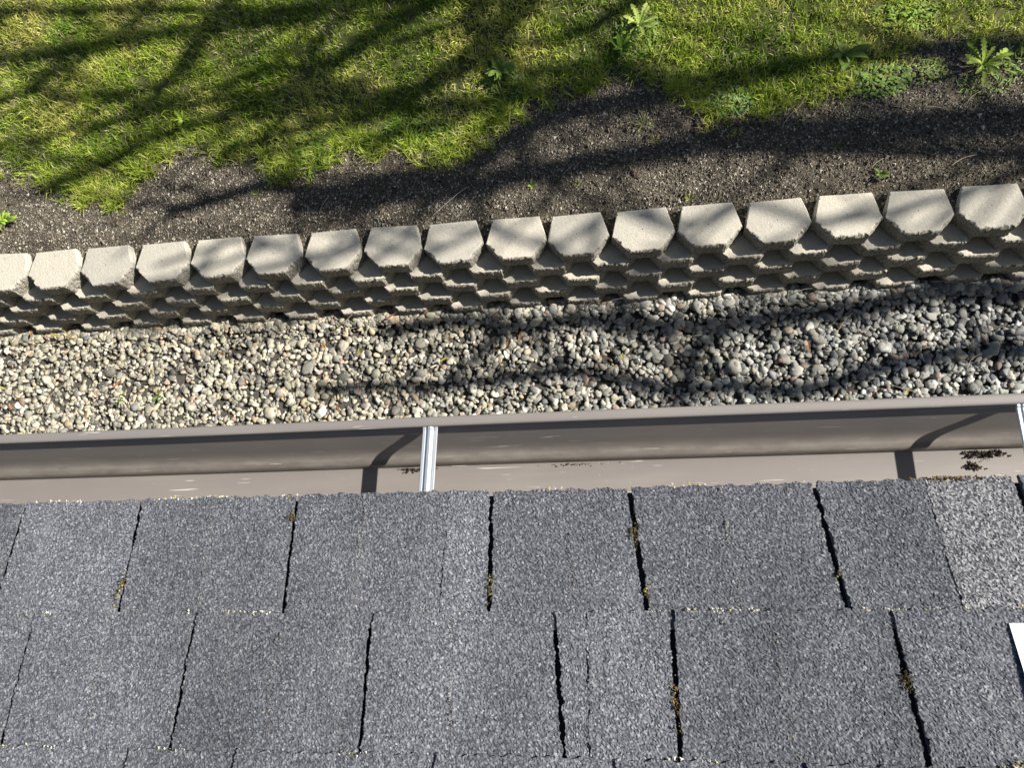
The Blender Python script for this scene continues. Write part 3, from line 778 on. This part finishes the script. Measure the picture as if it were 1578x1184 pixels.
for x, y in YELLOW:
    k = rs.uniform(.7, 1.1)
    dead_leaf('fallen_leaf', x, y, ZG+.022, rs.uniform(.035, .075), rs.uniform(.010, .016), rs.uniform(0, 3.1), (.36*k, .33*k, .10*k), 'yellow green fallen leaf on the pebbles', 'yellow leaves on the gravel', rs.uniform(.2, .9))
dead_leaf('fallen_leaf', 1.96, 1.165, ZG+.025, .06, .03, .6, (.5, .22, .19), 'pinkish red fallen leaf on pebbles at the wall foot', None)

# ------------------------------------------------------------------ house: wall, fascia, roof with its shingles
house = link('house', None, None, (0, -.45, ZG-.05))
tag(house, 'house with grey asphalt shingle roof sloping down to a brown gutter', 'house')
def kid(name, me, parent, **k):
    o = link(name, me, parent, **k)
    o.matrix_parent_inverse = Matrix.Translation(-Vector(house.location)) if parent is house else Matrix.Identity(4)
    return o
cp, sp = math.cos(PITCH), math.sin(PITCH)
kid('wall', box_mesh('wall', (-6, -.60, ZG-.06), (6, -.45, -.16), M_SIDING), house)
kid('soffit', box_mesh('soffit', (-6, -.45, -.172), (6, -.040, -.16), M_FASCIA), house)
kid('fascia', box_mesh('fascia', (-6, -.040, -.18), (6, -.020, -.024), M_FASCIA), house)
def roof_pt(x, s, lift=0.0): return (x, -s*cp+lift*sp, s*sp+lift*cp)
# deck: a slab just under the shingles
V = [roof_pt(-6, .0025, -.020), roof_pt(6, .0025, -.020), roof_pt(6, 4.5, -.020), roof_pt(-6, 4.5, -.020), roof_pt(-6, .0025, -.0075), roof_pt(6, .0025, -.0075), roof_pt(6, 4.5, -.0075), roof_pt(-6, 4.5, -.0075)]
F = [(0,3,2,1),(4,5,6,7),(0,1,5,4),(1,2,6,5),(2,3,7,6),(3,0,4,7)]
roof = kid('roof', mesh_from('roof', V, F, smooth=False, mats=(M_DECK,)), house)

EXP = .1432; TH = .0042
def edge_wobble(r, n, amp):
    q = [0]; 
    for i in range(n): q.append(q[-1]*.7+r.gauss(0, amp))
    return q
def shingle(xl0, xl1, xr0, xr1, row, seed, mat, gapl, gapr, dtop=.30):
    """one tab: lower edge at s = row*EXP; left and right edges given at the lower and upper end of the exposed face"""
    r = random.Random(seed)
    s0 = row*EXP+r.uniform(-.0012, .0012); fine = row < 3 and -.75 < xl0 < 1.0; n = 106 if fine else 22
    wl = edge_wobble(r, n, .0006); wr = edge_wobble(r, n, .0006)
    V = []; F = []
    top = []; bot = []
    cols_ = max(6, int((xr0-xl0)/.0015)) if fine else 26
    gr_ = np.random.default_rng(seed); amp = .00072 if fine else .0
    gz = (gr_.random((n+1, cols_+1))-.5)*2*amp; gjx = (gr_.random((n+1, cols_+1))-.5)*.0009*(1 if fine else 0); gjs = (gr_.random((n+1, cols_+1))-.5)*.0009*(1 if fine else 0)
    for i in range(n+1):
        t = i/n
        ext = 1.0 if row < 2.5 else 1.0
        s = s0+t*(EXP+.018)
        u = min(1.0, t*(EXP+.018)/EXP)
        a = xl0+(xl1-xl0)*u+gapl*.5+wl[i]; b = xr0+(xr1-xr0)*u-gapr*.5-wr[i]
        # a tab lies on the course below: the upper end dips under the next course
        lift = TH*.15+TH*.85*(1-t)
        for j in range(cols_+1):
            x = a+(b-a)*j/cols_
            ss = s+gjs[i, j]; x += gjx[i, j]
            if i == 0: ss += .0011*math.sin(x*170+seed)+.0008*math.sin(x*431+seed*2)+r.uniform(-.0004, .0004)
            top.append(roof_pt(x, ss, lift+gz[i, j]+.0006*math.sin(x*40+s*33+seed)))
            bot.append(roof_pt(x, ss, lift-TH*.95+.0006*math.sin(x*40+s*33+seed)))
    V = top+bot; o = len(top); c1 = cols_+1
    for i in range(n):
        for j in range(cols_):
            q = i*c1+j
            F.append((q, q+1, q+c1+1, q+c1))
    F.append((o, o+n*c1, o+n*c1+cols_, o+cols_))
    for j in range(cols_): F.append((o+j, o+j+1, j+1, j)); q = n*c1+j; F.append((q, q+1, o+q+1, o+q))
    for i in range(n):
        q = i*c1; F.append((q, q+c1, o+q+c1, o+q)); q += cols_; F.append((q, o+q, o+q+c1, q+c1))
    me = mesh_from('shingle', V, F, smooth=False, mats=(mat,))
    link('shingle', me, roof)

def row_of(cuts, row, lo, hi, seed, joints=()):
    cuts = sorted(cuts); r = random.Random(seed)
    x = cuts[0][0]; 
    while x > lo: x -= .215+r.uniform(-.02, .03); cuts.insert(0, (x, x+r.uniform(-.004, .004)))
    x = cuts[-1][0]
    while x < hi: x += .215+r.uniform(-.02, .03); cuts.append((x, x+r.uniform(-.004, .004)))
    for i in range(len(cuts)-1):
        gl = .0012 if round(cuts[i][0], 3) in joints else .0052+.0016*min(1, max(0, (cuts[i][0]-.1)*2))
        gr = .0012 if round(cuts[i+1][0], 3) in joints else .0052+.0016*min(1, max(0, (cuts[i][0]-.1)*2))
        pal_ = row == 0 and .6 < cuts[i][0] < .75
        shingle(cuts[i][0], cuts[i][1], cuts[i+1][0], cuts[i+1][1], row, seed*100+i, M_PALE if pal_ else M_SHINGLE, gl, gr)
def cw(cs): return [(c[0], c[0]+(c[2]-c[0])*EXP/max(.02, c[3]-c[1])*(1 if c[3]-c[1] > .1 else .3)) for c in cs]
r1 = cw(CUT1); r1.insert(7, (.697, .702))
row_of(r1, 0, -1.7, 2.0, 1, (round(r1[3][0], 3), .697))
row_of(cw(CUT2), 1, -1.7, 2.0, 2, (round(CUT2[4][0], 3),))
row_of(cw(CUT3)+[(.16, .16), (.34, .34), (.52, .522), (.705, .705)], 2, -1.7, 2.0, 3)
for k in range(3, 9): row_of([(-.3+.107*(k % 2), -.3+.107*(k % 2))], k, -1.7, 2.0, k+1)
# the rest of the roof, out of the picture
V = []; F = []
for (xa, xb, s_a, s_b) in ((-6, -2.0, .0, 4.5), (2.35, 6, .0, 4.5), (-2.0, 2.35, 9*EXP+.02, 4.5)):
    b = len(V); V += [roof_pt(xa, s_a, .001), roof_pt(xb, s_a, .001), roof_pt(xb, s_b, .001), roof_pt(xa, s_b, .001)]; F.append((b, b+1, b+2, b+3))
link('shingle_field', mesh_from('shingle_field', V, F, smooth=False, mats=(M_SHINGLE,)), roof)

# lichen flecks along the lower shingle edges and in the slots
n = 1500
row = rng.choice([0, 1, 2], n, p=[.38, .38, .24]); xs = rng.uniform(-.6, 1.0, n)
kp = fbm(xs*14, row*7.7+1, 3, 2) > .56
xs, row = xs[kp], row[kp]; n = len(xs)
ss = row*EXP-.0005+rng.normal(0, .0012, n)
P = np.array([roof_pt(a, b, TH*.9) for a, b in zip(xs, ss)])
lp = np.array([(.62, .60, .50), (.50, .49, .44), (.52, .44, .12), (.2, .19, .1)])
lc = lp[rng.choice(4, n, p=[.4, .3, .15, .15])]
ml = [(-.144, .0, .14), (.05, 0, .14), (.30, 0, .14), (.475, 0, .14), (-.24, .145, .285), (-.03, .145, .285), (.17, .145, .285), (.51, .145, .285)]
exx, exs = [], []
for (a, s_a, s_b) in ml:
    u = rng.random(46); exs += list(s_a+.004+(s_b-s_a-.006)*u); exx += list(a+.006*u+rng.normal(0, .0012, 46)+.002*np.sin(u*9))
P = np.vstack([P, np.array([roof_pt(a, b_, TH*(.15+.85*(1-(b_ % EXP)/EXP))+.0009) for a, b_ in zip(exx, exs)])])
lc = np.vstack([lc, np.array([(.11, .105, .095), (.17, .16, .145), (.23, .21, .18)])[rng.integers(0, 3, len(exx))]]); n = len(P)
o = link('lichen', crumbs(n, P[:, 0], P[:, 1], P[:, 2], .0016+.0032*rng.random(n)**2.5, lc, 'lichen', M_LICHEN, .6), roof)
tag(o, 'pale cream lichen flecks along the shingle edges', kind='stuff')

def moss(label, x, s, rx, rs_, n, pal_, seed, group=None):
    r = np.random.default_rng(seed)
    a = r.normal(0, rx*.5, n); b = r.normal(0, rs_*.5, n)
    P = np.array([roof_pt(u, v, .001+.004*r.random()) for u, v in zip(a, b)])
    cc = np.array(pal_)[r.integers(0, len(pal_), n)]
    global rng
    o = link('moss_clump', crumbs(n, P[:, 0], P[:, 1], P[:, 2], .0014+.0026*r.random(n)**1.5, cc, 'moss_clump', M_LICHEN, .8), None, roof_pt(x, s, .001))
    tag(o, label, 'moss', group)
br = [(.05, .04, .025), (.09, .07, .04), (.14, .12, .05)]; ye = [(.36, .31, .09), (.2, .18, .07), (.07, .065, .045), (.05, .045, .035)]; rust = [(.20, .12, .045), (.28, .18, .07), (.10, .075, .045)]
moss('round brown moss lump in a shingle slot close to the gutter hanger', -.039, .028, .006, .008, 60, br, 71)
moss('dark moss lump half way up the slot above the pale joint', .374, .057, .006, .014, 80, br, 72)
moss('long brown moss streak in the slot of the second course', .406, .236, .005, .022, 80, br+rust, 73)
moss('dark moss lump bulging from the wide slanted slot', .631, .211, .006, .012, 70, br, 74)
moss('greenish moss beads low in a slot of the first course', -.241, .112, .005, .020, 60, br+ye, 75)
moss('yellow lichen dot cluster in the straight slot', .2105, .115, .004, .016, 50, ye+br, 76)
moss('small bright yellow lichen dot at the upper end of a slot', .384, .124, .003, .006, 18, ye, 77)
moss('tiny yellow lichen dot in the wide slot of the first course', .586, .104, .003, .005, 14, ye, 78)
moss('rusty orange moss strip on the shingle edge over the gutter', .72, .0, .040, .003, 160, rust, 79)
moss('cream lichen patch at the corner of the third course', .718, .285, .02, .004, 60, [(.6, .56, .4), (.5, .42, .2)], 80)

# white sheet lying on the shingles
V = []
for lift in (.0056, .0062):
    V += [roof_pt(.7385, .1575, lift), roof_pt(1.02, .1575, lift), roof_pt(1.02, .375, lift), roof_pt(.7385, .375, lift)]
F = [(0,3,2,1),(4,5,6,7),(0,1,5,4),(1,2,6,5),(2,3,7,6),(3,0,4,7)]
o = link('paper_sheet', mesh_from('paper_sheet', V, F, smooth=False, mats=(M_SHEET,)))
tag(o, 'flat white rectangular sheet lying on the grey shingles', 'sheet')

# ------------------------------------------------------------------ rain gutter and its hangers
gut = link('rain_gutter', None, None, (0, .04, -.122))
tag(gut, 'brown painted metal rain gutter running along the shingle edge', 'gutter')
GI = Matrix.Translation(-Vector(gut.location))
def gkid(name, me, **k):
    o = link(name, me, gut, **k); o.matrix_parent_inverse = GI; return o
def sweep(name, prof, x0, x1, mat, nx=60, wav=0.0, closed=False):
    V = []; F = []; m_ = len(prof)
    for i in range(nx+1):
        x = x0+(x1-x0)*i/nx
        for (y, z) in prof:
            V.append((x, y+wav*math.sin(x*2.3)+wav*.5*math.sin(x*7.1), z+wav*.6*math.sin(x*3.1+1)))
    for i in range(nx):
        for j in range(m_ if closed else m_-1):
            a = i*m_+j; b = i*m_+(j+1) % m_
            F.append((a, b, b+m_, a+m_))
    return mesh_from(name, V, F, smooth=True, mats=(mat,))
def smooth_profile(p, k=3):
    p = [np.array(q, float) for q in p]
    for _ in range(k):
        q = [p[0]]
        for a, b in zip(p[:-1], p[1:]): q += [a*.75+b*.25, a*.25+b*.75]
        q.append(p[-1]); p = q
    return [tuple(a) for a in p]
front = smooth_profile([(.0950, -.036), (.0890, -.0425), (.0815, -.059), (.0740, -.076), (.0665, -.094), (.0610, -.1025), (.0555, -.107), (.0500, -.110), (.0478, -.116), (.0470, -.122)], 2)
inner = front+[(.0462, -.1225), (-.0165, -.1225), (-.0180, -.1215), (-.0185, -.035)]
outer = [(-.0196, -.035), (-.0196, -.1215), (-.0175, -.1237), (.0480, -.1237)]+[(y+.0012, z-.0006) for y, z in front[::-1]]
gkid('trough', sweep('trough', inner+outer, -5, 5, M_GUTTER, 90, .0006, True))
lipp = [(.0960, -.036), (.0985, -.0360), (.1000, -.0350), (.1008, -.0325), (.1000, -.0300), (.0975, -.0287), (.0900, -.0287), (.0878, -.0297), (.0874, -.0335)]
gkid('lip', sweep('lip', lipp, -5, 5, M_GUTTER, 90, .0006, True))
def hanger(x, skew):
    # ribbed metal strap from the lip back to the fascia
    prof = [(-.0098, .0006), (-.0088, .0022), (-.0060, .0022), (-.0050, .0008), (-.0030, .0006), (-.0020, .0034), (.0012, .0040), (.0030, .0034), (.0040, .0008), (.0062, .0006), (.0072, .0018), (.0092, .0018), (.0100, .0004)]
    prof2 = prof+[(a, b-.0013) for a, b in prof[::-1]]
    V = []; F = []; m_ = len(prof2)
    ys = [.0885, .0860, .0840, .02, -.0188]; dz = [-.0335, -.0335, -.0345, -.0345, -.0345]
    for y, z in zip(ys, dz):
        for (a, b) in prof2: V.append((x+skew*(y-.087)+a, y, z+b))
    for i in range(len(ys)-1):
        for j in range(m_): a = i*m_+j; b = i*m_+(j+1) % m_; F.append((a, b, b+m_, a+m_))
    F3 = []
    gkid('hanger', mesh_from('hanger', V, F, smooth=False, mats=(M_STRAP,)))
hanger(.1222, .06); hanger(.8335, -.02); hanger(-.585, .02); hanger(1.53, 0)

def debris(label, x, y, rx, ry, n, seed, group=None, sz=.005):
    r = np.random.default_rng(seed)
    a = r.normal(0, rx*.5, n); b = r.normal(0, ry*.5, n)
    b = np.minimum(b, .0445-y)
    hgt = .9*ry*np.exp(-(a/rx)**2*2-(b/ry)**2*2)*r.random(n)
    cc = np.array([(.03, .026, .022), (.05, .042, .032), (.085, .068, .05), (.15, .12, .085)])[r.choice(4, n, p=[.4, .3, .2, .1])]
    o = link('leaf_debris', crumbs(n, a, b, hgt+.001, .0016+sz*r.random(n)**2, cc, 'leaf_debris', M_CRUMB, .7), None, (x, y, -.1222))
    tag(o, label, 'debris', group)
debris('black rotted debris heaped against the gutter front beside a hanger', .822, .041, .024, .006, 130, 91)
debris('small black crumb of debris on the gutter floor near the heap', .808, .026, .009, .005, 45, 92)
debris('thin line of dark crumbs in the gutter crease by a hanger', .078, .0435, .026, .004, 80, 93, sz=.003)
debris('thin grit line on the gutter floor along the shingle edge', -.33, .006, .09, .004, 120, 95, sz=.003)
debris('few dark grains in the gutter crease between the hangers', .31, .0438, .06, .003, 24, 94, sz=.002)

# ------------------------------------------------------------------ the leafless tree beyond the lawn that throws the branch shadows
HUB = np.array([8.6, 3.4])
sun_h = np.array([SUN.x, SUN.y])
tree = link('bare_tree', None, None, (HUB[0]+sun_h[0]*6.6, HUB[1]+sun_h[1]*6.6, ZS-.02))
tag(tree, 'bare branched tree standing on the lawn away from the wall', 'tree')
TI = Matrix.Translation(-Vector(tree.location))
def tkid(name, me):
    o = link(name, me, tree); o.matrix_parent_inverse = TI; return o
T0 = Vector(tree.location)
V, F, T = tube([T0+Vector((0, 0, -.3)), T0+Vector((.02, 0, .3)), T0+Vector((.05, .03, 1.6)), T0+Vector((-.02, .05, 4.2)), T0+Vector((0, 0, 7.0)), T0+Vector((.1, .1, 9.2))], [.42, .33, .27, .23, .17, .05], 12)
tkid('trunk', mesh_from('trunk', V, F, T, mats=(M_BARK,)))
rt = random.Random(31)
def lift(p, h): return Vector((p[0]+sun_h[0]*h, p[1]+sun_h[1]*h, ZS+h))
for si, (wd_, pts) in enumerate(STREAKS):
    h1 = 4.2+.3*(si % 4); 
    pl = [lift(p, h1-.25*i/len(pts)+rt.uniform(-.03, .03)) for i, p in enumerate(pts)]
    first = np.array(pts[0])
    wd_ *= 1.4; rad = [wd_*.5*(1-.4*i/(len(pts)-1)) for i in range(len(pts))]
    VV, FF, TT = [], [], []
    def add(v, f, t_):
        b = len(VV); VV.extend(v); FF.extend([tuple(q+b for q in a) for a in f]); TT.extend([tuple(q+b for q in a) for a in t_])
    if pts[0][0] > 2.4 or pts[0][1] > 2.65:   # a limb that springs from the trunk
        j0 = lift(HUB, 5.0+.35*(si % 5)); j0 = Vector((T0.x, T0.y, j0.z))
        lead = []
        for q in (0, .3, .62):
            c_ = j0.lerp(pl[0], q); lead.append(c_+Vector((0, 0, .25*math.sin(q*3.1))))
        pl = lead+pl; rad = [wd_*1.0, wd_*.75, wd_*.6]+rad
    add(*tube(pl, rad, 7))
    base = 3 if len(pl) > len(pts) else 0
    for k in range(base, len(pl)-1):
        for _ in range(2):
            if rt.random() < (.85 if si in (6, 7, 8, 9, 10) else .42):
                s_ = pl[k].lerp(pl[k+1], rt.random()); d_ = (pl[k+1]-pl[k]).normalized()
                side_ = Vector((-d_.y, d_.x, 0))*rt.choice((-1, 1))
                if pts is STREAKS[-2][1] or si == len(STREAKS)-1: side_ = Vector((-d_.y, d_.x, 0))*(1 if (-d_.y*0+d_.x) > 0 else -1)
                v_ = (d_*.8+side_*rt.uniform(.3, .9)+Vector((0, 0, rt.uniform(-.2, .5)))).normalized()
                ln_ = rt.uniform(.3, 1.0)
                r0 = rt.uniform(.008, .024)
                m1 = s_+v_*ln_*.5+Vector((rt.uniform(-.05, .05), rt.uniform(-.05, .05), 0))
                add(*tube([s_, m1, s_+v_*ln_+d_*.1], [r0, r0*.75, r0*.35], 5))
    tkid('branch', mesh_from('branch', [tuple(v) for v in VV], FF, TT, mats=(M_BARK,)))
